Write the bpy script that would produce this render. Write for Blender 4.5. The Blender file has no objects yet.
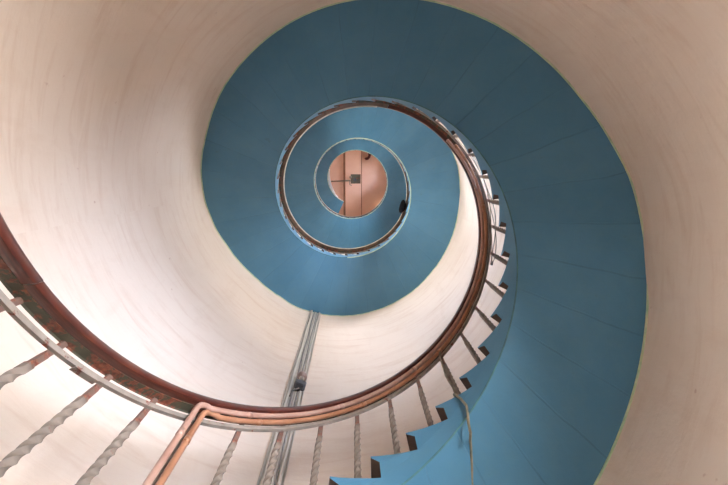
import bpy, bmesh, math, random
from math import sin, cos, radians, pi, floor, sqrt
random.seed(4)
C = bpy.context.scene.collection

# ------------------------------------------------------------------ measures (metres)
RU = 1.75            # nominal tower radius
EYE = 1.6            # camera height above the tower floor
PITCH = 3.49275 * RU  # climb per full turn
STEP = 10.54         # degrees per step
NOSE0 = -98.6        # angle of one nosing; the others follow every STEP degrees
RISE = PITCH * STEP / 360
SLAB = 0.158         # height of the sloping slab at its edge
NOSEH = 0.376        # soffit to nosing, measured straight up
TH_END = 965.0
CEIL = 24.35
WALLT = 0.42

def z_in(th): return EYE + 1.99790 * RU + PITCH * th / 360      # soffit height at the well edge
def z_out(th): return EYE + 1.96018 * RU + PITCH * th / 360     # soffit height at the wall
def r_well(z): return (0.56407 - 0.0039 * (z - EYE) / RU) * RU
def z_rail(th): return EYE + 2.72541 * RU + PITCH * th / 360
def r_rail(z): return (0.59803 - 0.0039 * (z - EYE) / RU) * RU  # inner face of the handrail

WOB = [(-90, 1.0), (-46, 1.0), (-20, 1.003), (-2, 1.006), (8, 1.009), (19, .997), (28, .990), (40, .992), (57, .9955), (80, 1.001), (105, 1.004),
       (126, 1.003), (141, 1.006), (157, 1.0), (168, 1.006), (179, 1.003), (190, .990), (203, .969), (218, .9605), (231, .974), (244, 1.003),
       (258, 1.014), (267, 1.019), (281, 1.016), (297, 1.010), (314, .997), (331, .991), (347, .989), (360, 1.0), (374, 1.016), (400, 1.01), (440, 1.0)]
def wob(t):
    if t <= WOB[0][0] or t >= WOB[-1][0]: return 1.0
    for (a, b), (c, d) in zip(WOB, WOB[1:]):
        if a <= t <= c:
            k = (t - a) / (c - a); k = k * k * (3 - 2 * k)
            return b + (d - b) * k
    return 1.0
def r_wall(th, z):
    """the hand-trowelled wall is not quite round: its bulges follow the flight"""
    base = RU * (1 + 0.00638 * (z - EYE) / RU)
    t = (z - EYE - 1.96018 * RU) / PITCH * 360
    k = (t - th) / 360; k0 = floor(k); f = k - k0
    a = wob(th + 360 * k0); b = wob(th + 360 * (k0 + 1))
    return base * (a * (1 - f) + b * f)

def P(r, th, z): return (-r * cos(radians(th)), r * sin(radians(th)), z)

# ------------------------------------------------------------------ object helpers
def link(name, verts, faces, mats, parent=None, midx=None, smooth=False, fix=True):
    me = bpy.data.meshes.new(name)
    me.from_pydata([tuple(v) for v in verts], [], faces)
    if not isinstance(mats, (list, tuple)): mats = [mats]
    for m in mats: me.materials.append(m)
    if midx:
        for p, i in zip(me.polygons, midx): p.material_index = i
    if smooth:
        for p in me.polygons: p.use_smooth = True
    if fix:
        bm = bmesh.new(); bm.from_mesh(me); bmesh.ops.recalc_face_normals(bm, faces=bm.faces); bm.to_mesh(me); bm.free()
    me.update()
    o = bpy.data.objects.new(name, me); C.objects.link(o)
    if parent: o.parent = parent
    return o
def tag(o, label=None, cat=None, group=None, kind=None):
    if label: o['label'] = label
    if cat: o['category'] = cat
    if group: o['group'] = group
    if kind: o['kind'] = kind
    return o
def empty(name, loc, label, cat, group=None, rz=0):
    o = bpy.data.objects.new(name, None); C.objects.link(o); o.location = loc; o.rotation_euler.z = rz
    o.empty_display_size = .1
    return tag(o, label, cat, group)

class MB:
    def __init__(s): s.v = []; s.f = []; s.m = []
    def add(s, v, f, m=0):
        n = len(s.v); s.v += [tuple(x) for x in v]; s.f += [tuple(i + n for i in q) for q in f]; s.m += [m] * len(f)
    def box(s, x0, x1, y0, y1, z0, z1, m=0, M=None):
        v = [(x, y, z) for x in (x0, x1) for y in (y0, y1) for z in (z0, z1)]
        if M: v = [M(*q) for q in v]
        s.add(v, [(0, 1, 3, 2), (4, 6, 7, 5), (0, 4, 5, 1), (2, 3, 7, 6), (0, 2, 6, 4), (1, 5, 7, 3)], m)
    def sweep(s, rings, m=0, closed=True, caps=True):
        n = len(rings[0]); v = [p for r in rings for p in r]; f = []
        for i in range(len(rings) - 1):
            for j in range(n if closed else n - 1):
                k = (j + 1) % n
                f.append((i * n + j, i * n + k, (i + 1) * n + k, (i + 1) * n + j))
        if caps and closed:
            f.append(tuple(range(n))); b = (len(rings) - 1) * n; f.append(tuple(b + n - 1 - j for j in range(n)))
        s.add(v, f, m)
    def tube(s, pts, rad, seg=10, m=0):
        from mathutils import Vector
        pts = [Vector(p) for p in pts]; rings = []; nrm = None
        for i, p in enumerate(pts):
            t = (pts[min(i + 1, len(pts) - 1)] - pts[max(i - 1, 0)]).normalized()
            if nrm is None:
                nrm = t.cross(Vector((0, 0, 1)));
                if nrm.length < .05: nrm = t.cross(Vector((1, 0, 0)))
            nrm = (nrm - t * nrm.dot(t)).normalized(); b = t.cross(nrm)
            r = rad(i) if callable(rad) else rad
            rings.append([tuple(p + (nrm * cos(2 * pi * k / seg) + b * sin(2 * pi * k / seg)) * r) for k in range(seg)])
        s.sweep(rings, m)
    def build(s, name, mats, parent=None, smooth=False): return link(name, s.v, s.f, mats, parent, s.m, smooth)

def auto_smooth(o, deg=35):
    me = o.data
    for p in me.polygons: p.use_smooth = True
    bm = bmesh.new(); bm.from_mesh(me)
    for e in bm.edges:
        if len(e.link_faces) == 2 and e.calc_face_angle(0) > radians(deg): e.smooth = False
    bm.to_mesh(me); bm.free(); return o

def arange(a, b, st):
    n = max(1, int(math.ceil((b - a) / st - 1e-6))); return [a + (b - a) * i / n for i in range(n + 1)]

# ------------------------------------------------------------------ materials
def mat(name, rough=.6, metal=0, col=(.5, .5, .5), spec=.5):
    m = bpy.data.materials.new(name); m.use_nodes = True
    b = m.node_tree.nodes['Principled BSDF']
    b.inputs['Base Color'].default_value = (*col, 1); b.inputs['Roughness'].default_value = rough
    b.inputs['Metallic'].default_value = metal; b.inputs['Specular IOR Level'].default_value = spec
    return m, m.node_tree, b
def node(nt, t, **k):
    n = nt.nodes.new(t)
    for a, v in k.items():
        if a in n.inputs.keys(): n.inputs[a].default_value = v
        else: setattr(n, a, v)
    return n
def noise(nt, vec, scale, detail=4, rough=.55, dist=0):
    n = node(nt, 'ShaderNodeTexNoise'); n.inputs['Scale'].default_value = scale; n.inputs['Detail'].default_value = detail
    n.inputs['Roughness'].default_value = rough; n.inputs['Distortion'].default_value = dist
    nt.links.new(vec, n.inputs['Vector']); return n.outputs['Fac']
def ramp(nt, fac, stops):
    r = node(nt, 'ShaderNodeValToRGB'); e = r.color_ramp.elements
    while len(e) < len(stops): e.new(.5)
    for x, (p, c) in zip(e, stops): x.position = p; x.color = (*c, 1) if len(c) == 3 else c
    nt.links.new(fac, r.inputs['Fac']); return r.outputs['Color']
def mixc(nt, fac, a, b, mode='MIX'):
    n = node(nt, 'ShaderNodeMix', data_type='RGBA', blend_type=mode)
    for s, i in ((fac, 0), (a, 6), (b, 7)):
        if isinstance(s, (int, float)): n.inputs[i].default_value = s
        elif isinstance(s, tuple): n.inputs[i].default_value = (*s, 1)
        else: nt.links.new(s, n.inputs[i])
    return n.outputs[2]
def mth(nt, op, a, b=None, c=None):
    n = node(nt, 'ShaderNodeMath', operation=op)
    for i, s in enumerate((a, b, c)):
        if s is None: continue
        if isinstance(s, (int, float)): n.inputs[i].default_value = s
        else: nt.links.new(s, n.inputs[i])
    return n.outputs[0]
def coords(nt): return node(nt, 'ShaderNodeTexCoord').outputs['Object']
def mapped(nt, vec, sc):
    m = node(nt, 'ShaderNodeMapping'); m.inputs['Scale'].default_value = sc; nt.links.new(vec, m.inputs['Vector']); return m.outputs[0]
def bump(nt, b, h, st=.3, d=.01):
    n = node(nt, 'ShaderNodeBump'); n.inputs['Strength'].default_value = st; n.inputs['Distance'].default_value = d
    nt.links.new(h, n.inputs['Height']); nt.links.new(n.outputs[0], b.inputs['Normal'])
def polar(nt, v):
    """(angle, radius, height) about the tower's axis"""
    s = node(nt, 'ShaderNodeSeparateXYZ'); nt.links.new(v, s.inputs[0])
    ang = mth(nt, 'ARCTAN2', s.outputs[1], mth(nt, 'MULTIPLY', s.outputs[0], -1))
    rad = mth(nt, 'SQRT', mth(nt, 'ADD', mth(nt, 'POWER', s.outputs[0], 2), mth(nt, 'POWER', s.outputs[1], 2)))
    return ang, rad, s.outputs[2]

# plaster
M_WALL, nt, b = mat('cream_plaster', .7, spec=.3)
v = coords(nt)
big = noise(nt, v, 1.1, 3); str_ = noise(nt, mapped(nt, v, (2.2, 2.2, .55)), 2.4, 6, .62, .8); fine = noise(nt, v, 30, 4)
c = ramp(nt, big, [(.3, (.72, .603, .498)), (.7, (.765, .650, .545))])
c = mixc(nt, ramp(nt, str_, [(.52, (0, 0, 0)), (.75, (.40, .40, .40))]), c, (.66, .52, .41))
ang, rad, hz = polar(nt, v); cb = node(nt, 'ShaderNodeCombineXYZ')
nt.links.new(mth(nt, 'MULTIPLY', ang, 1.6), cb.inputs[0]); nt.links.new(mth(nt, 'ADD', mth(nt, 'MULTIPLY', hz, 5.0), mth(nt, 'MULTIPLY', ang, -3.2)), cb.inputs[1])
swp = noise(nt, cb.outputs[0], 1.7, 7, .68, .5)
c = mixc(nt, ramp(nt, swp, [(.50, (0, 0, 0)), (.70, (.55, .55, .55))]), c, (.62, .46, .35))
c = mixc(nt, ramp(nt, noise(nt, v, 14, 2), [(.74, (0, 0, 0)), (.80, (.6, .6, .6))]), c, (.45, .27, .20))
nt.links.new(c, b.inputs['Base Color']); bump(nt, b, mth(nt, 'ADD', fine, mth(nt, 'MULTIPLY', swp, 3)), .3, .006)

# blue soffit paint over board-marked concrete
def blue(name, joints):
    M, nt, b = mat(name, .5, spec=.4); v = coords(nt)
    ang, rad, hz = polar(nt, v)
    n1 = noise(nt, v, 2.2, 5, .6); n2 = noise(nt, v, 11, 5, .65)
    c = ramp(nt, n1, [(.3, (.054, .172, .272)), (.7, (.074, .206, .315))])
    c = mixc(nt, ramp(nt, n2, [(.45, (0, 0, 0)), (.75, (.45, .45, .45))]), c, (.085, .20, .255))
    if joints:
        wig = mth(nt, 'MULTIPLY', mth(nt, 'SUBTRACT', noise(nt, v, 1.7, 2), .5), .25)
        t = mth(nt, 'ADD', mth(nt, 'MULTIPLY', ang, 34 / (2 * pi)), wig)
        cell = mth(nt, 'FLOOR', t); fr = mth(nt, 'SUBTRACT', t, cell)
        wn = node(nt, 'ShaderNodeTexWhiteNoise', noise_dimensions='1D'); nt.links.new(cell, wn.inputs['W'])
        c = mixc(nt, mth(nt, 'MULTIPLY', wn.outputs['Value'], .22), c, (.035, .135, .23))
        d = mth(nt, 'MULTIPLY', mth(nt, 'MINIMUM', fr, mth(nt, 'SUBTRACT', 1, fr)), rad)     # distance to the joint
        line = ramp(nt, d, [(.008, (1, 1, 1)), (.035, (0, 0, 0))])
        brk = ramp(nt, noise(nt, v, 3.3, 3), [(.45, (.05, .05, .05)), (.65, (.42, .42, .42))])
        ln = mixc(nt, 1.0, line, brk, 'MULTIPLY')
        c = mixc(nt, ln, c, (.032, .11, .17))
        grime = ramp(nt, noise(nt, mapped(nt, v, (1, 1, 1)), 5.5, 6, .7), [(.66, (0, 0, 0)), (.78, (.5, .5, .5))])
        c = mixc(nt, grime, c, (.035, .085, .10))
        bump(nt, b, mth(nt, 'SUBTRACT', n2, line), .3, .008)
    else: bump(nt, b, n2, .25, .006)
    nt.links.new(c, b.inputs['Base Color'])
    return M
M_BLUE = blue('blue_paint_soffit', True)
M_FASC = blue('blue_paint_string', False)
M_EDGE, nt, b = mat('pale_green_paint_line', .6, col=(.42, .52, .36))
nt.links.new(ramp(nt, noise(nt, coords(nt), 9, 3), [(.35, (.36, .50, .33)), (.65, (.62, .66, .42))]), b.inputs['Base Color'])
M_SEAM, nt, b = mat('dark_green_seam', .6)
nt.links.new(ramp(nt, noise(nt, coords(nt), 7, 4), [(.35, (.03, .09, .11)), (.65, (.07, .20, .20))]), b.inputs['Base Color'])
M_TREAD, nt, b = mat('brown_tread_paint', .6)
nt.links.new(ramp(nt, noise(nt, coords(nt), 8, 4), [(.3, (.07, .04, .03)), (.7, (.13, .08, .06))]), b.inputs['Base Color'])
M_WHITE, nt, b = mat('white_kerb_paint', .5, col=(.85, .85, .82))  # white that stands in for bright light at the top flight's edge
nt.links.new(ramp(nt, noise(nt, coords(nt), 8, 4), [(.3, (.8, .8, .76)), (.7, (.9, .9, .88))]), b.inputs['Base Color'])
# red-brown varnished handrail
M_WOOD, nt, b = mat('red_brown_varnished_wood', .28)
ang, rad, hz = polar(nt, coords(nt))
cb = node(nt, 'ShaderNodeCombineXYZ'); nt.links.new(mth(nt, 'MULTIPLY', ang, 1.2), cb.inputs[0]); nt.links.new(mth(nt, 'MULTIPLY', rad, 55), cb.inputs[1]); nt.links.new(mth(nt, 'MULTIPLY', hz, 6), cb.inputs[2])
g = noise(nt, cb.outputs[0], 2.0, 5, .6)
c = ramp(nt, g, [(.3, (.035, .007, .006)), (.55, (.085, .018, .010)), (.75, (.14, .040, .020))])
nt.links.new(c, b.inputs['Base Color']); b.inputs['Coat Weight'].default_value = .5; b.inputs['Coat Roughness'].default_value = .15
M_WOOD2, nt, b = mat('dull_brown_wood', .45)
nt.links.new(ramp(nt, noise(nt, coords(nt), 9, 5), [(.3, (.10, .06, .04)), (.7, (.20, .13, .09))]), b.inputs['Base Color'])
# rusty white painted steel
def rusty(name, paint, amount, sc=16):
    M, nt, b = mat(name, .55); v = coords(nt)
    r = ramp(nt, noise(nt, v, sc, 6, .7), [(amount, (0, 0, 0)), (amount + .06, (1, 1, 1))])
    rust = ramp(nt, noise(nt, v, sc * 3, 4), [(.35, (.10, .025, .015)), (.65, (.28, .09, .045))])
    dirt = ramp(nt, noise(nt, v, sc * .7, 4), [(.35, paint), (.7, tuple(x * .62 for x in paint))])
    nt.links.new(mixc(nt, r, dirt, rust), b.inputs['Base Color']); bump(nt, b, r, .4, .002)
    return M
M_STEEL = rusty('flaking_cream_paint_on_steel', (.33, .28, .23), .58)
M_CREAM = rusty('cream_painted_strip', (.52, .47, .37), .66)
M_BAL = rusty('worn_paint_on_twisted_iron', (.26, .21, .17), .62)
M_BALTOP = rusty('rust_stained_iron', (.20, .12, .09), .50)
M_PLATE = rusty('dark_green_rusty_steel', (.075, .075, .045), .49, 14)
# copper-coloured pipe
M_COP, nt, b = mat('copper_coloured_pipe', .33, .25)
nt.links.new(ramp(nt, noise(nt, coords(nt), 6, 4), [(.3, (.36, .155, .08)), (.7, (.52, .26, .15))]), b.inputs['Base Color'])
M_COP2, nt, b = mat('pink_copper_pipe', .33, .2)
nt.links.new(ramp(nt, noise(nt, coords(nt), 6, 4), [(.3, (.42, .23, .17)), (.7, (.56, .36, .28))]), b.inputs['Base Color'])
M_CABLE, nt, b = mat('beige_cable', .5)
nt.links.new(ramp(nt, noise(nt, coords(nt), 20, 3), [(.35, (.26, .21, .13)), (.65, (.42, .36, .25))]), b.inputs['Base Color'])
M_CABLE2, nt, b = mat('olive_beige_cable', .5)
nt.links.new(ramp(nt, noise(nt, coords(nt), 20, 3), [(.35, (.15, .13, .08)), (.65, (.25, .22, .15))]), b.inputs['Base Color'])
M_GREY, nt, b = mat('grey_painted_tray', .5)
nt.links.new(ramp(nt, noise(nt, mapped(nt, coords(nt), (4, 4, .6)), 9, 4), [(.3, (.48, .44, .38)), (.7, (.60, .55, .48))]), b.inputs['Base Color'])
M_GREYD, nt, b = mat('grey_sheathed_cable', .5, col=(.16, .15, .14))
nt.links.new(ramp(nt, noise(nt, coords(nt), 20, 3), [(.35, (.20, .19, .17)), (.65, (.30, .28, .26))]), b.inputs['Base Color'])
M_DARK, nt, b = mat('dark_grey_casing', .4)
nt.links.new(ramp(nt, noise(nt, coords(nt), 20, 3), [(.35, (.05, .055, .07)), (.65, (.09, .10, .12))]), b.inputs['Base Color'])
M_BROWNCAP, nt, b = mat('brownish_globe', .3)
nt.links.new(ramp(nt, noise(nt, coords(nt), 20, 3), [(.35, (.30, .20, .17)), (.65, (.40, .29, .25))]), b.inputs['Base Color'])
M_BLACK, nt, b = mat('black_cloth', .9, spec=.1)
nt.links.new(ramp(nt, noise(nt, coords(nt), 60, 3), [(.35, (.004, .004, .005)), (.65, (.010, .010, .012))]), b.inputs['Base Color'])
M_PINK, nt, b = mat('pink_ceiling_paint', .6)
nt.links.new(ramp(nt, noise(nt, coords(nt), 1.3, 5), [(.3, (.61, .38, .29)), (.7, (.69, .45, .35))]), b.inputs['Base Color'])
M_BEAMSHADE, nt, b = mat('brown_batten_paint', .6)  # shade beside the ceiling beam, put into a brown colour
nt.links.new(ramp(nt, noise(nt, coords(nt), 5, 5), [(.3, (.20, .10, .06)), (.7, (.32, .18, .12))]), b.inputs['Base Color'])
M_RUSTBOX = rusty('dark_rusty_metal', (.11, .10, .07), .55, 9)
M_RED, nt, b = mat('dark_red_iron', .5)
nt.links.new(ramp(nt, noise(nt, coords(nt), 20, 3), [(.35, (.05, .004, .003)), (.65, (.11, .01, .008))]), b.inputs['Base Color'])
M_FLOOR, nt, b = mat('grey_concrete_floor', .7)
nt.links.new(ramp(nt, noise(nt, coords(nt), 4, 6), [(.3, (.42, .36, .31)), (.7, (.55, .48, .42))]), b.inputs['Base Color'])
M_FRAME, nt, b = mat('white_window_frame', .4, col=(.8, .8, .78))
M_GLASS = bpy.data.materials.new('window_glass'); M_GLASS.use_nodes = True; nt = M_GLASS.node_tree; nt.nodes.clear()
tr = node(nt, 'ShaderNodeBsdfTransparent'); gl = node(nt, 'ShaderNodeBsdfGlossy'); gl.inputs['Roughness'].default_value = .02
fr = node(nt, 'ShaderNodeFresnel'); mx = node(nt, 'ShaderNodeMixShader'); out = node(nt, 'ShaderNodeOutputMaterial')
nt.links.new(fr.outputs[0], mx.inputs[0]); nt.links.new(tr.outputs[0], mx.inputs[1]); nt.links.new(gl.outputs[0], mx.inputs[2]); nt.links.new(mx.outputs[0], out.inputs[0])
M_BULB = bpy.data.materials.new('lit_bulb'); M_BULB.use_nodes = True; b = M_BULB.node_tree.nodes['Principled BSDF']  # glow of the added ceiling lamp
b.inputs['Emission Color'].default_value = (1, .75, .5, 1); b.inputs['Emission Strength'].default_value = 12

# ------------------------------------------------------------------ tower shell
# unseen windows: (centre angle, half width in degrees, bottom, top) above the camera in tower radii
WINDOWS = [(38, 13, -.2, 1.25), (308, 9, -.9, .1), (196, 14, -.9, .25), (30, 12, 2.85, 3.75), (128, 13, 3.8, 5.0), (212, 13, 4.9, 6.2), (40, 13, 6.7, 7.9), (212, 13, 8.4, 9.6), (40, 13, 10.2, 11.3), (0, 15, 11.75, 12.6)]  # first inferred from the bright wall; the rest unseen, added for daylight
TH = sorted(set([float(t) for t in range(0, 360, 3)] + [w[0] + s * w[1] for w in WINDOWS for s in (-1, 1)]))
ZS = sorted(set([round(x, 4) for x in arange(0, CEIL + .3, .16)] + [round(EYE + RU * w[k], 4) for w in WINDOWS for k in (2, 3)]))
ZS = [z for i, z in enumerate(ZS) if i == 0 or z - ZS[i - 1] > 1e-3]
v = []; f = []; nT = len(TH); nZ = len(ZS)
for lay in (0, 1):
    for z in ZS:
        for t in TH:
            v.append(P(r_wall(t, z) if lay == 0 else RU + WALLT + .12, t, z))
def hole(t, z): return any(w[0] - w[1] < t < w[0] + w[1] and EYE + RU * w[2] < z < EYE + RU * w[3] for w in WINDOWS)
cell = {}
for j in range(nZ - 1):
    for i in range(nT):
        a, b_ = TH[i], (TH[i + 1] if i + 1 < nT else 360.0)
        cell[i, j] = not hole((a + b_) / 2, (ZS[j] + ZS[j + 1]) / 2)
def vi(l, i, j): return l * nT * nZ + j * nT + i % nT
for (i, j), solid in cell.items():
    if solid:
        f.append((vi(0, i, j), vi(0, i + 1, j), vi(0, i + 1, j + 1), vi(0, i, j + 1)))
        f.append((vi(1, i, j), vi(1, i, j + 1), vi(1, i + 1, j + 1), vi(1, i + 1, j)))
        if not cell[(i + 1) % nT, j]: f.append((vi(0, i + 1, j), vi(1, i + 1, j), vi(1, i + 1, j + 1), vi(0, i + 1, j + 1)))
        if not cell[(i - 1) % nT, j]: f.append((vi(0, i, j), vi(0, i, j + 1), vi(1, i, j + 1), vi(1, i, j)))
        if j + 1 < nZ - 1 and not cell[i, j + 1]: f.append((vi(0, i, j + 1), vi(0, i + 1, j + 1), vi(1, i + 1, j + 1), vi(1, i, j + 1)))
        if j > 0 and not cell[i, j - 1]: f.append((vi(0, i, j), vi(1, i, j), vi(1, i + 1, j), vi(0, i + 1, j)))
w = link('wall_tower', v, f, M_WALL, smooth=False, fix=True); auto_smooth(w, 40); tag(w, 'round cream plaster tower wall with faint trowel streaks', None, kind='structure')

for n, (tc, hw, zb, zt) in enumerate(WINDOWS, 1):
    z0, z1 = EYE + RU * zb, EYE + RU * zt; R0 = RU + WALLT - .05
    hx = R0 * sin(radians(hw)) ; cx = R0 * cos(radians(hw))
    ct, st = cos(radians(tc)), sin(radians(tc))
    def M(a, s, z): return (-(a * ct - s * st), a * st + s * ct, z)      # a outward, s sideways
    mb = MB(); a0, a1 = cx - .02, cx + .04; fw = .045
    mb.box(a0, a1, -hx, -hx + fw, z0, z1, M=M); mb.box(a0, a1, hx - fw, hx, z0, z1, M=M)
    mb.box(a0, a1, -hx + fw, hx - fw, z0, z0 + fw, M=M); mb.box(a0, a1, -hx + fw, hx - fw, z1 - fw, z1, M=M)
    zm = z0 + (z1 - z0) * .5
    mb.box(a0 + .01, a1 - .01, -.012, .012, z0 + fw, z1 - fw, M=M); mb.box(a0 + .01, a1 - .01, -hx + fw, hx - fw, zm - .012, zm + .012, M=M)
    o = mb.build('window_%d' % n, M_FRAME); tag(o, kind='structure')
    g = MB(); g.box(cx + .008, cx + .012, -hx + fw * .6, hx - fw * .6, z0 + fw * .6, z1 - fw * .6, M=M); g.build('pane', M_GLASS, o)
    # daylight enters here: a sampling portal for the sky, not a light of its own
    ld = bpy.data.lights.new('daylight_portal', 'AREA'); ld.shape = 'RECTANGLE'; ld.size = 2 * hx; ld.size_y = z1 - z0; ld.cycles.is_portal = True
    lo = bpy.data.objects.new('daylight_portal', ld); C.objects.link(lo)
    from mathutils import Vector
    lo.location = M(cx + .09, 0, (z0 + z1) / 2); lo.rotation_euler = Vector(M(-1, 0, 0)).to_track_quat('-Z', 'Y').to_euler()

mb = MB(); n = 96
def disc(mb, r, z0, z1, m=0):
    mb.sweep([[(r * cos(2 * pi * k / n), r * sin(2 * pi * k / n), z) for k in range(n)] for z in (z0, z1)], m)
disc(mb, RU + WALLT, -.15, 0); tag(mb.build('floor', M_FLOOR), 'grey concrete tower floor', kind='structure')
mb = MB(); disc(mb, RU + WALLT, CEIL, CEIL + .2); tag(mb.build('ceiling', M_PINK), 'pink painted ceiling at the top of the tower', kind='structure')

# ------------------------------------------------------------------ staircase
k_first = -20
n_steps = int((TH_END - (NOSE0 + STEP * k_first)) / STEP)
stair = empty('spiral_staircase', (0, 0, 0), 'blue painted spiral staircase winding up the inside of the cream tower wall', 'staircase')
def tread_z(k):
    t = NOSE0 + STEP * k; return z_in(t) + NOSEH
INS = 2.3
def slab_top(th, k_unused=None): return z_in(th) + NOSEH - RISE - PITCH * INS / 360
TH0 = NOSE0 + STEP * k_first + INS
rings = []; ths = arange(TH0, TH_END, STEP / 4)
v = []; f = []; mi = []
NR = 6
for t in ths:
    zi, zo = z_in(t), z_out(t); ri = r_well(zi); ro = r_wall(t, zo) + .03; zt = slab_top(t); rti = r_well(zt)
    row = []
    for k in range(NR + 1):
        q = k / NR; row.append(P(ri + (ro - ri) * q, t, max(zi + (zo - zi) * q, -.02)))
    row += [P(ro, t, max(zt, -.01)), P(ri, t, max(zt, -.01))]
    v += row
W_ = NR + 3
for i in range(len(ths) - 1):
    for j in range(W_):
        k = (j + 1) % W_
        f.append((i * W_ + j, i * W_ + k, (i + 1) * W_ + k, (i + 1) * W_ + j)); mi.append(0 if j <= NR - 1 else 1)
f += [tuple(range(W_)), tuple((len(ths) - 1) * W_ + j for j in reversed(range(W_)))]; mi += [1, 1]
slab = link('stair_slab', v, f, [M_BLUE, M_FASC], stair, mi)
auto_smooth(slab, 30)

def step_mesh(mb, k):
    a = NOSE0 + STEP * k; zt = tread_z(k); zl = zt - RISE
    prof = [(a, zt), (a, zt - .014), (a + INS, zt - .30 * RISE), (a + INS, zl)]
    N = 4
    for i in range(1, N + 1): prof.append((a + INS + STEP * i / N, zl + RISE * i / N))
    top = [(a + INS + STEP - (INS + STEP) * i / 5, zt) for i in range(1, 5)]
    prof += top
    prof = [(t, max(z, 0)) for t, z in prof]
    vi_ = [P(r_well(zt - .2), t, z) for t, z in prof]
    vo_ = [P(r_wall(t, zt) + .02, t, z) for t, z in prof]
    n = len(prof); fs = []; ms = []
    fs.append(tuple(range(n))); ms.append(0); fs.append(tuple(n + n - 1 - j for j in range(n))); ms.append(0)
    for j in range(n):
        q = (j + 1) % n; fs.append((j, q, n + q, n + j)); ms.append(0 if 3 <= j < 3 + N else 1)
    b0 = len(mb.v); mb.v += vi_ + vo_; mb.f += [tuple(x + b0 for x in ff) for ff in fs]; mb.m += ms
rest = MB(); n_ind = 0
for k in range(k_first, k_first + n_steps):
    if tread_z(k) < .05: continue
    if k >= -1 and n_ind < 100:
        mb = MB(); step_mesh(mb, k); mb.build('step', [M_FASC, M_TREAD], stair); n_ind += 1
    else: step_mesh(rest, k)
tag(rest.build('lower_steps', [M_FASC, M_TREAD], stair), kind='stuff')
# painted edge lines on the soffit: against the wall and along the well
mb = MB(); 
mb.sweep([[P(r_wall(t, z_out(t)) - .011, t, z_out(t) - .006), P(r_wall(t, z_out(t)) + .01, t, z_out(t) - .006), P(r_wall(t, z_out(t)) + .01, t, z_out(t) + .004), P(r_wall(t, z_out(t)) - .011, t, z_out(t) + .004)] for t in arange(-170, TH_END, STEP / 4)])
mb.build('wall_edge_line', M_EDGE, stair)
mb = MB()
mb.sweep([[P(r_well(z_in(t)) - .004, t, z_in(t) - .005), P(r_well(z_in(t)) + .009, t, z_in(t) - .005), P(r_well(z_in(t)) + .009, t, z_in(t) + .006), P(r_well(z_in(t)) - .004, t, z_in(t) + .006)] for t in arange(262, TH_END, STEP / 4)])
mb.build('well_edge_line', M_EDGE, stair)
mb = MB()
mb.sweep([[P(r_well(z_in(t)) - .003, t, z_in(t) - .002), P(r_well(z_in(t)) + .004, t, z_in(t) - .003), P(r_well(z_in(t)) + .004, t, z_in(t) + .004), P(r_well(z_in(t)) - .003, t, z_in(t) + .004)] for t in arange(-125, 262, STEP / 4)])
tag(mb.build('well_edge_line', M_SEAM, stair), 'thin dark green line')
# white rim on the topmost flight, standing in for a brightly lit surface
mb = MB()
mb.sweep([[P(r_well(z_in(t)) - .075 * s, t, z_in(t) + .40), P(r_well(z_in(t)) + .02, t, z_in(t) + .40), P(r_well(z_in(t)) + .02, t, z_in(t) + .55), P(r_well(z_in(t)) - .075 * s, t, z_in(t) + .55)]
          for t in arange(878, 948, 2) for s in [max(.02, sin(pi * (t - 876) / 74)) ]])
tag(mb.build('kerb', M_WHITE, stair), 'bright white kerb')

# ------------------------------------------------------------------ railing
rail = empty('stair_railing', (0, 0, 0), 'red-brown handrail on twisted iron balusters along the open well of the staircase', 'railing')
R_A, R_B = -300.0, TH_END - 3
def helix(prof, a, b, st=STEP / 4, dr=0.0, dz=0.0):
    rings = []
    for t in arange(a, b, st):
        z = z_rail(t); r = r_rail(z)
        rings.append([P(r + p + dr, t, z + q + dz) for p, q in prof])
    return rings
wood = [(.004, -.030), (.0, -.018), (.0, .012), (.010, .030), (.030, .040), (.055, .040), (.076, .030), (.084, .012), (.084, -.004), (.046, -.006), (.043, -.032), (.014, -.034)]
JO = -178.5
mb = MB(); mb.sweep(helix(wood, 72, R_B)); o = mb.build('handrail', M_WOOD2, rail); auto_smooth(o, 38); tag(o, 'dull brown handrail')
mb = MB(); mb.sweep(helix(wood, JO, 71.8)); o = mb.build('handrail', M_WOOD, rail); auto_smooth(o, 38)
mb = MB(); mb.sweep(helix(wood, R_A, JO - .25, dr=-.006, dz=-.004)); o = mb.build('handrail', M_WOOD, rail); auto_smooth(o, 38)
plate = [(.040, -.036), (.040, -.026), (.048, -.026), (.078, -.026), (.082, -.020), (.088, -.020), (.088, -.044), (.082, -.036)]
mb = MB(); mb.sweep(helix(plate, R_A, R_B)); tag(mb.build('steel_angle', M_PLATE, rail), 'dark rusty steel angle')
bar = [(.052, -.142), (.052, -.108), (.070, -.108), (.070, -.142)]
LB = [(.058, -.138), (.058, -.106), (.075, -.106), (.075, -.138)]
mb = MB(); mb.sweep(helix(LB, R_A, R_B)); tag(mb.build('lower_bar', M_STEEL, rail), 'flaking cream flat bar')
mb = MB(); mb.sweep(helix([(-.005, -.020), (-.005, .008), (.002, .008), (.006, -.038), (.002, -.042)], 78, R_B)); tag(mb.build('edge_strip', M_CREAM, rail), 'cream painted strip')  # thin cream line along the handrail's inner edge
# joint plate lapped under the bar on the left
mb = MB(); mb.sweep(helix([(.054, -.148), (.054, -.138), (.082, -.138), (.082, -.148)], -160.5, -155.5, 1)); mb.build('lap_plate', M_STEEL, rail)

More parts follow.
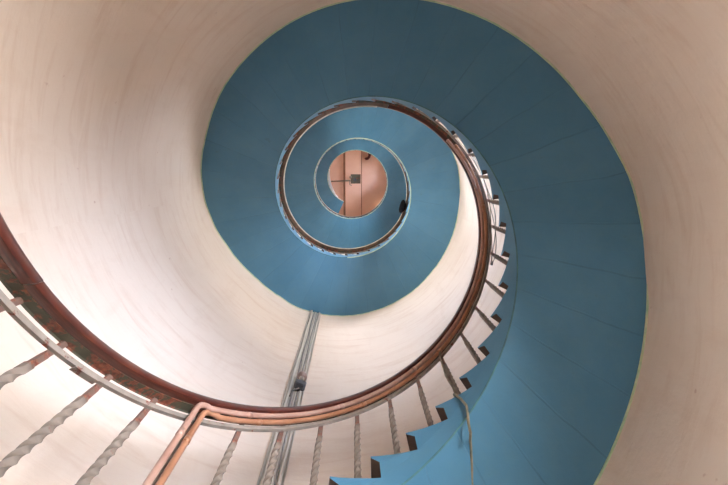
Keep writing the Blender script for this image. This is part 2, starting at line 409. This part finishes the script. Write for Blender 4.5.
BR = .078            # baluster line, measured out from the rail's inner face
def baluster_mesh(twist, H):
    """upright bar, foot at the origin, flat strap at the top"""
    mb = MB(); s = .0133
    rings = []; n = int(H / .009) if twist else 6
    for i in range(n + 1):
        z = H * i / n
        q = min(1, max(0, (z - .02) / (H - .30)))
        a = (q * (H - .30) / .062 * (pi / 2)) if twist else 0
        k = 1.0 if z < H - .22 else .82
        c = 1 + (.06 if twist else 0) * 0
        rings.append([(k * s * sqrt(2) * cos(a + pi / 4 + j * pi / 2) * c, k * s * sqrt(2) * sin(a + pi / 4 + j * pi / 2) * c, z) for j in range(4)])
    if twist:
        rings = [[(x * (1 if z < H - .13 else .42), y, z) for x, y, z in r_] for r_ in rings]
    split = next((i for i in range(n + 1) if H * i / n >= H - .24), n)
    mb.sweep(rings[:split + 1], 0); mb.sweep(rings[split:], 1)
    mb.box(-.026, .026, -.026, .026, 0, .006, 1)
    me = bpy.data.meshes.new('baluster'); me.from_pydata(mb.v, [], mb.f); me.materials.append(M_BAL); me.materials.append(M_BALTOP)
    for p, i in zip(me.polygons, mb.m): p.material_index = i
    bm = bmesh.new(); bm.from_mesh(me); bmesh.ops.recalc_face_normals(bm, faces=bm.faces); bm.to_mesh(me); bm.free()
    for p in me.polygons: p.use_smooth = True
    bm = bmesh.new(); bm.from_mesh(me)
    for e in bm.edges:
        if len(e.link_faces) == 2 and e.calc_face_angle(0) > radians(50): e.smooth = False
    bm.to_mesh(me); bm.free()
    return me
HB = z_rail(-3.2) - .034 - (z_in(-STEP) + NOSEH)
HB = (z_rail(NOSE0 - 3.2) - .034) - tread_z(-1)
ME_T = baluster_mesh(True, HB); ME_P = baluster_mesh(False, HB)
bal_proto = None; n_bal = 0; rest = MB()
for k in range(k_first + 3, k_first + n_steps - 1):
    t = NOSE0 - 3.2 + STEP * k
    zt = tread_z(k - 1)
    if t < R_A + 5: continue
    r = r_rail(z_rail(t)) + BR
    if -112 < NOSE0 + 0 and t > -215 and n_bal < 100:
        if bal_proto is None:
            bal_proto = bpy.data.objects.new('baluster', ME_T); ob = bal_proto
        else: ob = bal_proto.copy()
        ob.data = ME_T if t < 300 else ME_P
        C.objects.link(ob); ob.parent = rail; ob.location = P(r, t, zt); ob.rotation_euler = (0, 0, radians(-t) + (0 if t < 300 else 0)); n_bal += 1
    else:
        x, y, _ = P(r, t, 0); src = ME_P
        for p in src.polygons: pass
        b0 = len(rest.v); rest.v += [(q.co.x + x, q.co.y + y, q.co.z + zt) for q in src.vertices]
        rest.f += [tuple(i + b0 for i in p.vertices) for p in src.polygons]; rest.m += [p.material_index for p in src.polygons]
tag(rest.build('far_balusters', [M_BAL, M_BALTOP], rail), kind='stuff')

# ------------------------------------------------------------------ pipes under the handrail
def pipe(name, label, dr, dz, rad, th_up, th_from, th_to, zbot, m, group):
    pts = []; zt = z_rail(th_from) + dz; r0 = r_rail(z_rail(th_from)) + dr
    ru = r0
    for q in range(13): pts.append(P(ru, th_up, zbot + (zt - .075 - zbot) * q / 12))
    for q in range(1, 6):                                      # elbow
        a = q / 6 * pi / 2; pts.append(P(ru, th_up + (th_from - th_up) * (1 - cos(a)), zt - .075 + .075 * sin(a)))
    elbow_end = len(pts)
    for t in arange(th_from, th_to, STEP / 4):
        z = z_rail(t); pts.append(P(r_rail(z) + dr, t, z + dz))
    mb = MB(); mb.tube(pts, rad, 12); root = mb.build(name, m, smooth=True); auto_smooth(root, 50)
    tag(root, label, 'pipe')
    # couplings
    for t in [x for x in arange(th_from + 9, min(th_to, 240), 31)] :
        c = MB(); c.tube([P(r_rail(z_rail(a)) + dr, a, z_rail(a) + dz) for a in (t, t + .7, t + 1.4)], rad + .0016, 12); c.build('coupling', m, root, True)
    c = MB(); c.tube([P(ru, th_up, zt - .34 + q * .02) for q in range(3)], rad + .0018, 12); c.build('coupling', m, root, True)
    return root
TZ = z_in(NOSE0 - 4 * STEP) + NOSEH
pipe('copper_pipe', 'pink copper pipe rising to the rail with a square elbow, nearer the well', .022, -.056, .0138, -135.5, -132.4, 34, TZ, M_COP2, None)
pipe('copper_pipe', 'orange copper pipe beside the twisted baluster, curving under the lower rail bar', .042, -.090, .0138, -133.2, -129.0, 30, TZ, M_COP, None)

# ------------------------------------------------------------------ loose wires along the rail
def wire(pts, rad, m, name, label, cat, group=None):
    mb = MB(); mb.tube(pts, rad, 6); return tag(mb.build(name, m, smooth=True), label, cat, group)
for j, (dr, dz, ph) in enumerate(((.084, -.075, 0.0), (.094, -.095, 2.1), (.102, -.060, 4.2))):
    pts = []
    for t in arange(-22, 70, 1.3):
        z = z_rail(t); s = radians(t) * 9 + ph
        sag = .014 if -20 < t < 6 else .006
        pts.append(P(r_rail(z) + dr + .02 + sag * sin(s), t, z + dz + sag * cos(s * 1.3)))
    wire(pts, .0035, [M_CABLE, M_GREYD, M_STEEL][j], 'cable', ['thin beige cable', 'thin dark grey cable', 'thin cream cable'][j] + ' strung loosely along the outer side of the handrail', 'cable')

# cable that leaves the rail, follows a baluster and crosses the blue soffit
tb = -60.4; r = r_rail(z_rail(tb)) + BR; zt = tread_z(3)
pts = [P(r - .03, tb + 3, z_rail(tb + 3) - .06), P(r - .035, tb + 1.2, z_rail(tb) - .09), P(r - .026, tb + .4, z_rail(tb) - .16)]
for q in range(1, 9): pts.append(P(r - .026, tb + .3 * sin(q * 1.5), z_rail(tb) - .16 - q * (z_rail(tb) - .16 - zt - .05) / 8))
pts += [P(r - .06, tb + .3, 4.43), (-.484, -.845, 4.36), (-.500, -.825, 4.26), (-.509, -.818, 4.159), (-.497, -.826, 4.066), (-.486, -.832, 4.0), (-.489, -.862, 3.965), (-.505, -.939, 4.035), (-.506, -1.022, 4.001), (-.501, -1.123, 3.961), (-.489, -1.266, 3.912), (-.47, -1.45, 3.85), (-.455, -1.60, 3.80)]
wire(pts, .0068, M_CABLE2, 'cable', 'beige cable looping off the rail down a baluster and across the blue soffit', 'cable')

# ------------------------------------------------------------------ cable tray on the wall
TT = -109.1
def wallM(th, off):
    def M(a, s, z):   # a inward from the wall, s sideways along it
        rr = r_wall(th, z) - off; t = th + math.degrees(s / rr); return P(r_wall(t, z) - off - a, t, z)
    return M
Mw = wallM(TT, 0)
tray = empty('cable_tray', P(RU, TT, 0), 'grey cable tray running straight up the plaster wall behind the railing', 'cable tray')
inv = tray.location.copy()
def vstrip(mb, s0, s1, a0, a1, z0, z1, m=0):
    rings = []
    for z in arange(z0, z1, .12):
        rings.append([tuple(Vector(Mw(a, s, z)) - inv) for s, a in ((s0, a0), (s1, a0), (s1, a1), (s0, a1))])
    mb.sweep(rings, m)
z1 = z_out(TT + 360) + .02; z0 = max(0, z_out(TT)) + NOSEH + .45
z0 = z_out(TT) + NOSEH + .12
mb = MB(); vstrip(mb, -.084, .084, -.02, .006, z0, z1); vstrip(mb, -.084, -.078, .0, .026, z0, z1); vstrip(mb, .078, .084, .0, .026, z0, z1); mb.build('tray', M_GREY, tray)
for s, wd, m in ((-.056, .013, M_GREY), (-.016, .008, M_GREYD), (.006, .007, M_GREY), (.024, .006, M_GREYD), (.053, .013, M_GREY)):
    mb = MB(); mb.tube([tuple(Vector(Mw(.008 + wd, s + .003 * sin(z * 5 + s * 90), z)) - inv) for z in arange(z0, z1, .12)], wd, 8); mb.build('tray_cable', m, tray, True)

# small fitting on the tray
zf = 6.47
lamp = empty('wall_fitting', Mw(.03, .03, zf), 'small dark grey box with a round brown globe above, fixed on the cable tray', 'light fitting')
il = lamp.location.copy()
def rel(a, s, z): return tuple(Vector(Mw(a, s, z)) - il)
mb = MB()
prof = [(-.055, -.02), (-.045, -.05), (.030, -.055), (.052, -.03), (.055, .035), (.030, .045), (-.03, .04), (-.055, .03)]
mb.sweep([[rel(a, .03 + s * k, zf + q * k) for s, q in prof] for a, k in ((.03, .9), (.04, 1), (.085, 1), (.095, .85))]); mb.build('box', M_DARK, lamp)
mb = MB(); rg = []
for i in range(9):
    ph = pi * i / 8; rr_ = max(.052 * sin(ph), .0008); rg.append([rel(.06 + rr_ * sin(2 * pi * k / 14), .03 + rr_ * cos(2 * pi * k / 14), zf + .215 - .060 * cos(ph)) for k in range(14)])
mb.sweep(rg); mb.build('globe', M_BROWNCAP, lamp, True)
mb = MB(); mb.sweep([[rel(.06 + rr_ * sin(2 * pi * k / 12), .03 + rr_ * cos(2 * pi * k / 12), zf + q) for k in range(12)] for rr_, q in ((.02, .03), (.02, .075), (.028, .08), (.028, .165))]); mb.build('neck', M_STEEL, lamp, True)
mb = MB(); mb.tube([rel(.05, .03, zf - .045), rel(.05, .0, zf - .10), rel(.04, -.03, zf - .14), rel(.035, -.035, zf - .25)], .006, 6); mb.build('lead', M_GREYD, lamp, True)

# ------------------------------------------------------------------ black bag over the rail, second turn
tb = 337.5; zb = z_rail(tb); rb = r_rail(zb)
bag = empty('shoulder_bag', P(rb, tb, zb - .3), 'black bag hanging over the handrail on its well side, high on the second turn', 'bag')
ib = bag.location.copy(); mb = MB(); rings = []
for i, (q, hw, dp) in enumerate(((.06, .04, .03), (.045, .10, .055), (.0, .125, .085), (-.07, .13, .10), (-.16, .125, .10), (-.22, .11, .08), (-.26, .07, .04))):
    ring = []
    for k in range(16):
        a = 2 * pi * k / 16; s = hw * cos(a); d = dp * (.5 + .5 * sin(a))
        t = tb + math.degrees(s / rb) ; zz = z_rail(t) + q
        ring.append(tuple(Vector(P(rb - .004 - d, t, zz)) - ib))
    rings.append(ring)
mb.sweep(rings); o = mb.build('body', M_BLACK, bag, True)
mb = MB(); mb.tube([tuple(Vector(P(rb + r_, tb + q, z_rail(tb + q) + h)) - ib) for r_, q, h in ((-.03, -4, .02), (-.01, -4, .05), (.04, -3, .062), (.09, -2, .045), (.112, 0, -.03), (.09, 2, .045), (.04, 3, .062), (-.01, 4, .05), (-.03, 4, .02))], .009, 6); mb.build('strap', M_BLACK, bag, True)

# ------------------------------------------------------------------ ceiling fittings
beam = MB(); H1 = CEIL - .16
beam.box(-.27, .37, -2.1, 2.1, H1, CEIL + .02)
t = tag(beam.build('ceiling_beam', M_PINK), 'broad pink boxed beam crossing the ceiling', 'beam')
bv = t.modifiers.new('b', 'BEVEL'); bv.width = .012; bv.segments = 2
mb = MB(); mb.box(.37, .45, -2.1, 2.1, CEIL - .06, CEIL + .02)  # brown strips on both sides of the beam imitate its shadow bands
tag(mb.build('ceiling_batten', M_BEAMSHADE), 'narrow brown batten along the left side of the boxed beam', 'batten')
mb = MB(); mb.box(-.305, -.27, -2.1, 2.1, CEIL - .12, CEIL + .02)
tag(mb.build('ceiling_batten', M_BEAMSHADE), 'narrow brown batten along the right side of the boxed beam', 'batten')
hatch = empty('ceiling_bracket', (-.05, -.06, H1), 'dark rusty square bracket bolted under the ceiling beam', 'bracket')
mb = MB(); mb.box(-.20, .20, -.19, .19, -.05, .0); mb.box(-.20, -.17, -.19, .19, -.10, -.05); mb.box(-.17, .14, .16, .19, -.10, -.05); mb.build('plate', M_RUSTBOX, hatch)
mb = MB(); mb.sweep([[(.03 + .07 * cos(2 * pi * k / 16), -.03 + .07 * sin(2 * pi * k / 16), z) for k in range(16)] for z in (-.13, -.05)]); mb.build('hub', M_DARK, hatch)
mb = MB(); mb.sweep([[(.21 + .055 * cos(2 * pi * k / 16) + (.0), .07 + .055 * sin(2 * pi * k / 16), z) for k in range(16)] for z in (-.09, -.02)]); mb.build('knob', M_STEEL, hatch)
mb = MB(); mb.tube([(.20, -.07, -.07), (.25, -.12, -.07), (.24, -.22, -.07), (.16, -.27, -.07)], .02, 8); mb.build('catch', M_STEEL, hatch)
mb = MB(); mb.tube([(1.72, -.18, H1 - .05), (1.1, -.162, H1 - .05), (.6, -.145, H1 - .05), (.17, -.128, H1 - .05)], .028, 10)
tag(mb.build('ceiling_rod', M_RUSTBOX, smooth=True), 'thin rusty rod running from the wall to the ceiling bracket', 'rod')
mb = MB(); mb.tube([(-.60, .96, CEIL), (-.60, .96, CEIL - .05), (-.63, .90, CEIL - .08), (-.60, .82, CEIL - .09), (-.54, .76, CEIL - .09), (-.48, .75, CEIL - .08), (-.46, .79, CEIL - .07)], .055, 8)
tag(mb.build('ceiling_hook', M_RED, smooth=True), 'dark red iron hook hanging from the pink ceiling', 'hook')

# unseen lamp added to warm the light on the ceiling
cl = empty('ceiling_lamp', (-1.1, -1.15, CEIL), 'round bulkhead lamp on the ceiling near the wall', 'lamp')
mb = MB(); mb.sweep([[(r_ * cos(2 * pi * k / 20), r_ * sin(2 * pi * k / 20), z) for k in range(20)] for r_, z in ((.11, 0), (.11, -.03), (.09, -.04))]); mb.build('base', M_DARK, cl)
mb = MB(); mb.sweep([[(.08 * sin(pi * i / 8 + .02) * cos(2 * pi * k / 20), .08 * sin(pi * i / 8 + .02) * sin(2 * pi * k / 20), -.09 + .07 * cos(pi * i / 8)) for k in range(20)] for i in range(8)]); mb.build('globe', M_BULB, cl, True)

# ------------------------------------------------------------------ sky and camera
W = bpy.data.worlds.new('sky'); bpy.context.scene.world = W; W.use_nodes = True; nt = W.node_tree
bg = nt.nodes['Background']; tc = node(nt, 'ShaderNodeTexCoord'); sp = node(nt, 'ShaderNodeSeparateXYZ'); nt.links.new(tc.outputs['Generated'], sp.inputs[0])
mr = node(nt, 'ShaderNodeMapRange'); nt.links.new(sp.outputs[2], mr.inputs['Value']); mr.inputs['From Min'].default_value = -1; mr.inputs['From Max'].default_value = 1
c = ramp(nt, mr.outputs[0], [(.0, (1.0, .94, .88)), (.49, (.96, .96, .98)), (.51, (.85, .95, 1.15)), (1, (.62, .82, 1.2))])
# unseen bright lobe added to the world, shining up at the left wall
dt = node(nt, 'ShaderNodeVectorMath', operation='DOT_PRODUCT'); nt.links.new(tc.outputs['Generated'], dt.inputs[0])
_e = radians(-51); _t = radians(30); dt.inputs[1].default_value = (-cos(_t) * cos(_e), sin(_t) * cos(_e), sin(_e))
lobe = mth(nt, 'POWER', mth(nt, 'MAXIMUM', dt.outputs['Value'], 0), 16)
sc_ = node(nt, 'ShaderNodeVectorMath', operation='SCALE'); sc_.inputs[0].default_value = (.76, .91, 1.26); nt.links.new(mth(nt, 'MULTIPLY', lobe, 4.4), sc_.inputs['Scale'])
ad = node(nt, 'ShaderNodeVectorMath', operation='ADD'); nt.links.new(c, ad.inputs[0]); nt.links.new(sc_.outputs[0], ad.inputs[1])
nt.links.new(ad.outputs[0], bg.inputs['Color']); bg.inputs['Strength'].default_value = 33.0

cam = bpy.data.cameras.new('camera'); co = bpy.data.objects.new('camera', cam); C.objects.link(co)
cam.sensor_width = 36; cam.lens = 550 / 728 * 36; cam.clip_start = .05; cam.clip_end = 200
from mathutils import Matrix
right = Vector((-0.9998143, 0.0012754, -0.0192282)); up = Vector((-0.0012754, 0.9912399, 0.1320673)); fw = Vector((-0.0192282, -0.1320673, 0.9910542))
m = Matrix.Identity(4)
for i in range(3): m[i][0] = right[i]; m[i][1] = up[i]; m[i][2] = -fw[i]
m[0][3], m[1][3], m[2][3] = 0.044694, 0.331780, EYE
co.matrix_world = m
sc = bpy.context.scene; sc.camera = co
sc.view_settings.view_transform = 'Standard'; sc.view_settings.look = 'None'; sc.view_settings.gamma = 1; sc.view_settings.exposure = 0.0
try: sc.view_settings.use_curve_mapping = False
except Exception: pass
sc.cycles.max_bounces = 12; sc.cycles.diffuse_bounces = 8; sc.cycles.transparent_max_bounces = 12; sc.cycles.sample_clamp_indirect = 6
print('steps', n_steps, 'ind', n_ind, 'bal', n_bal, 'HB', HB)
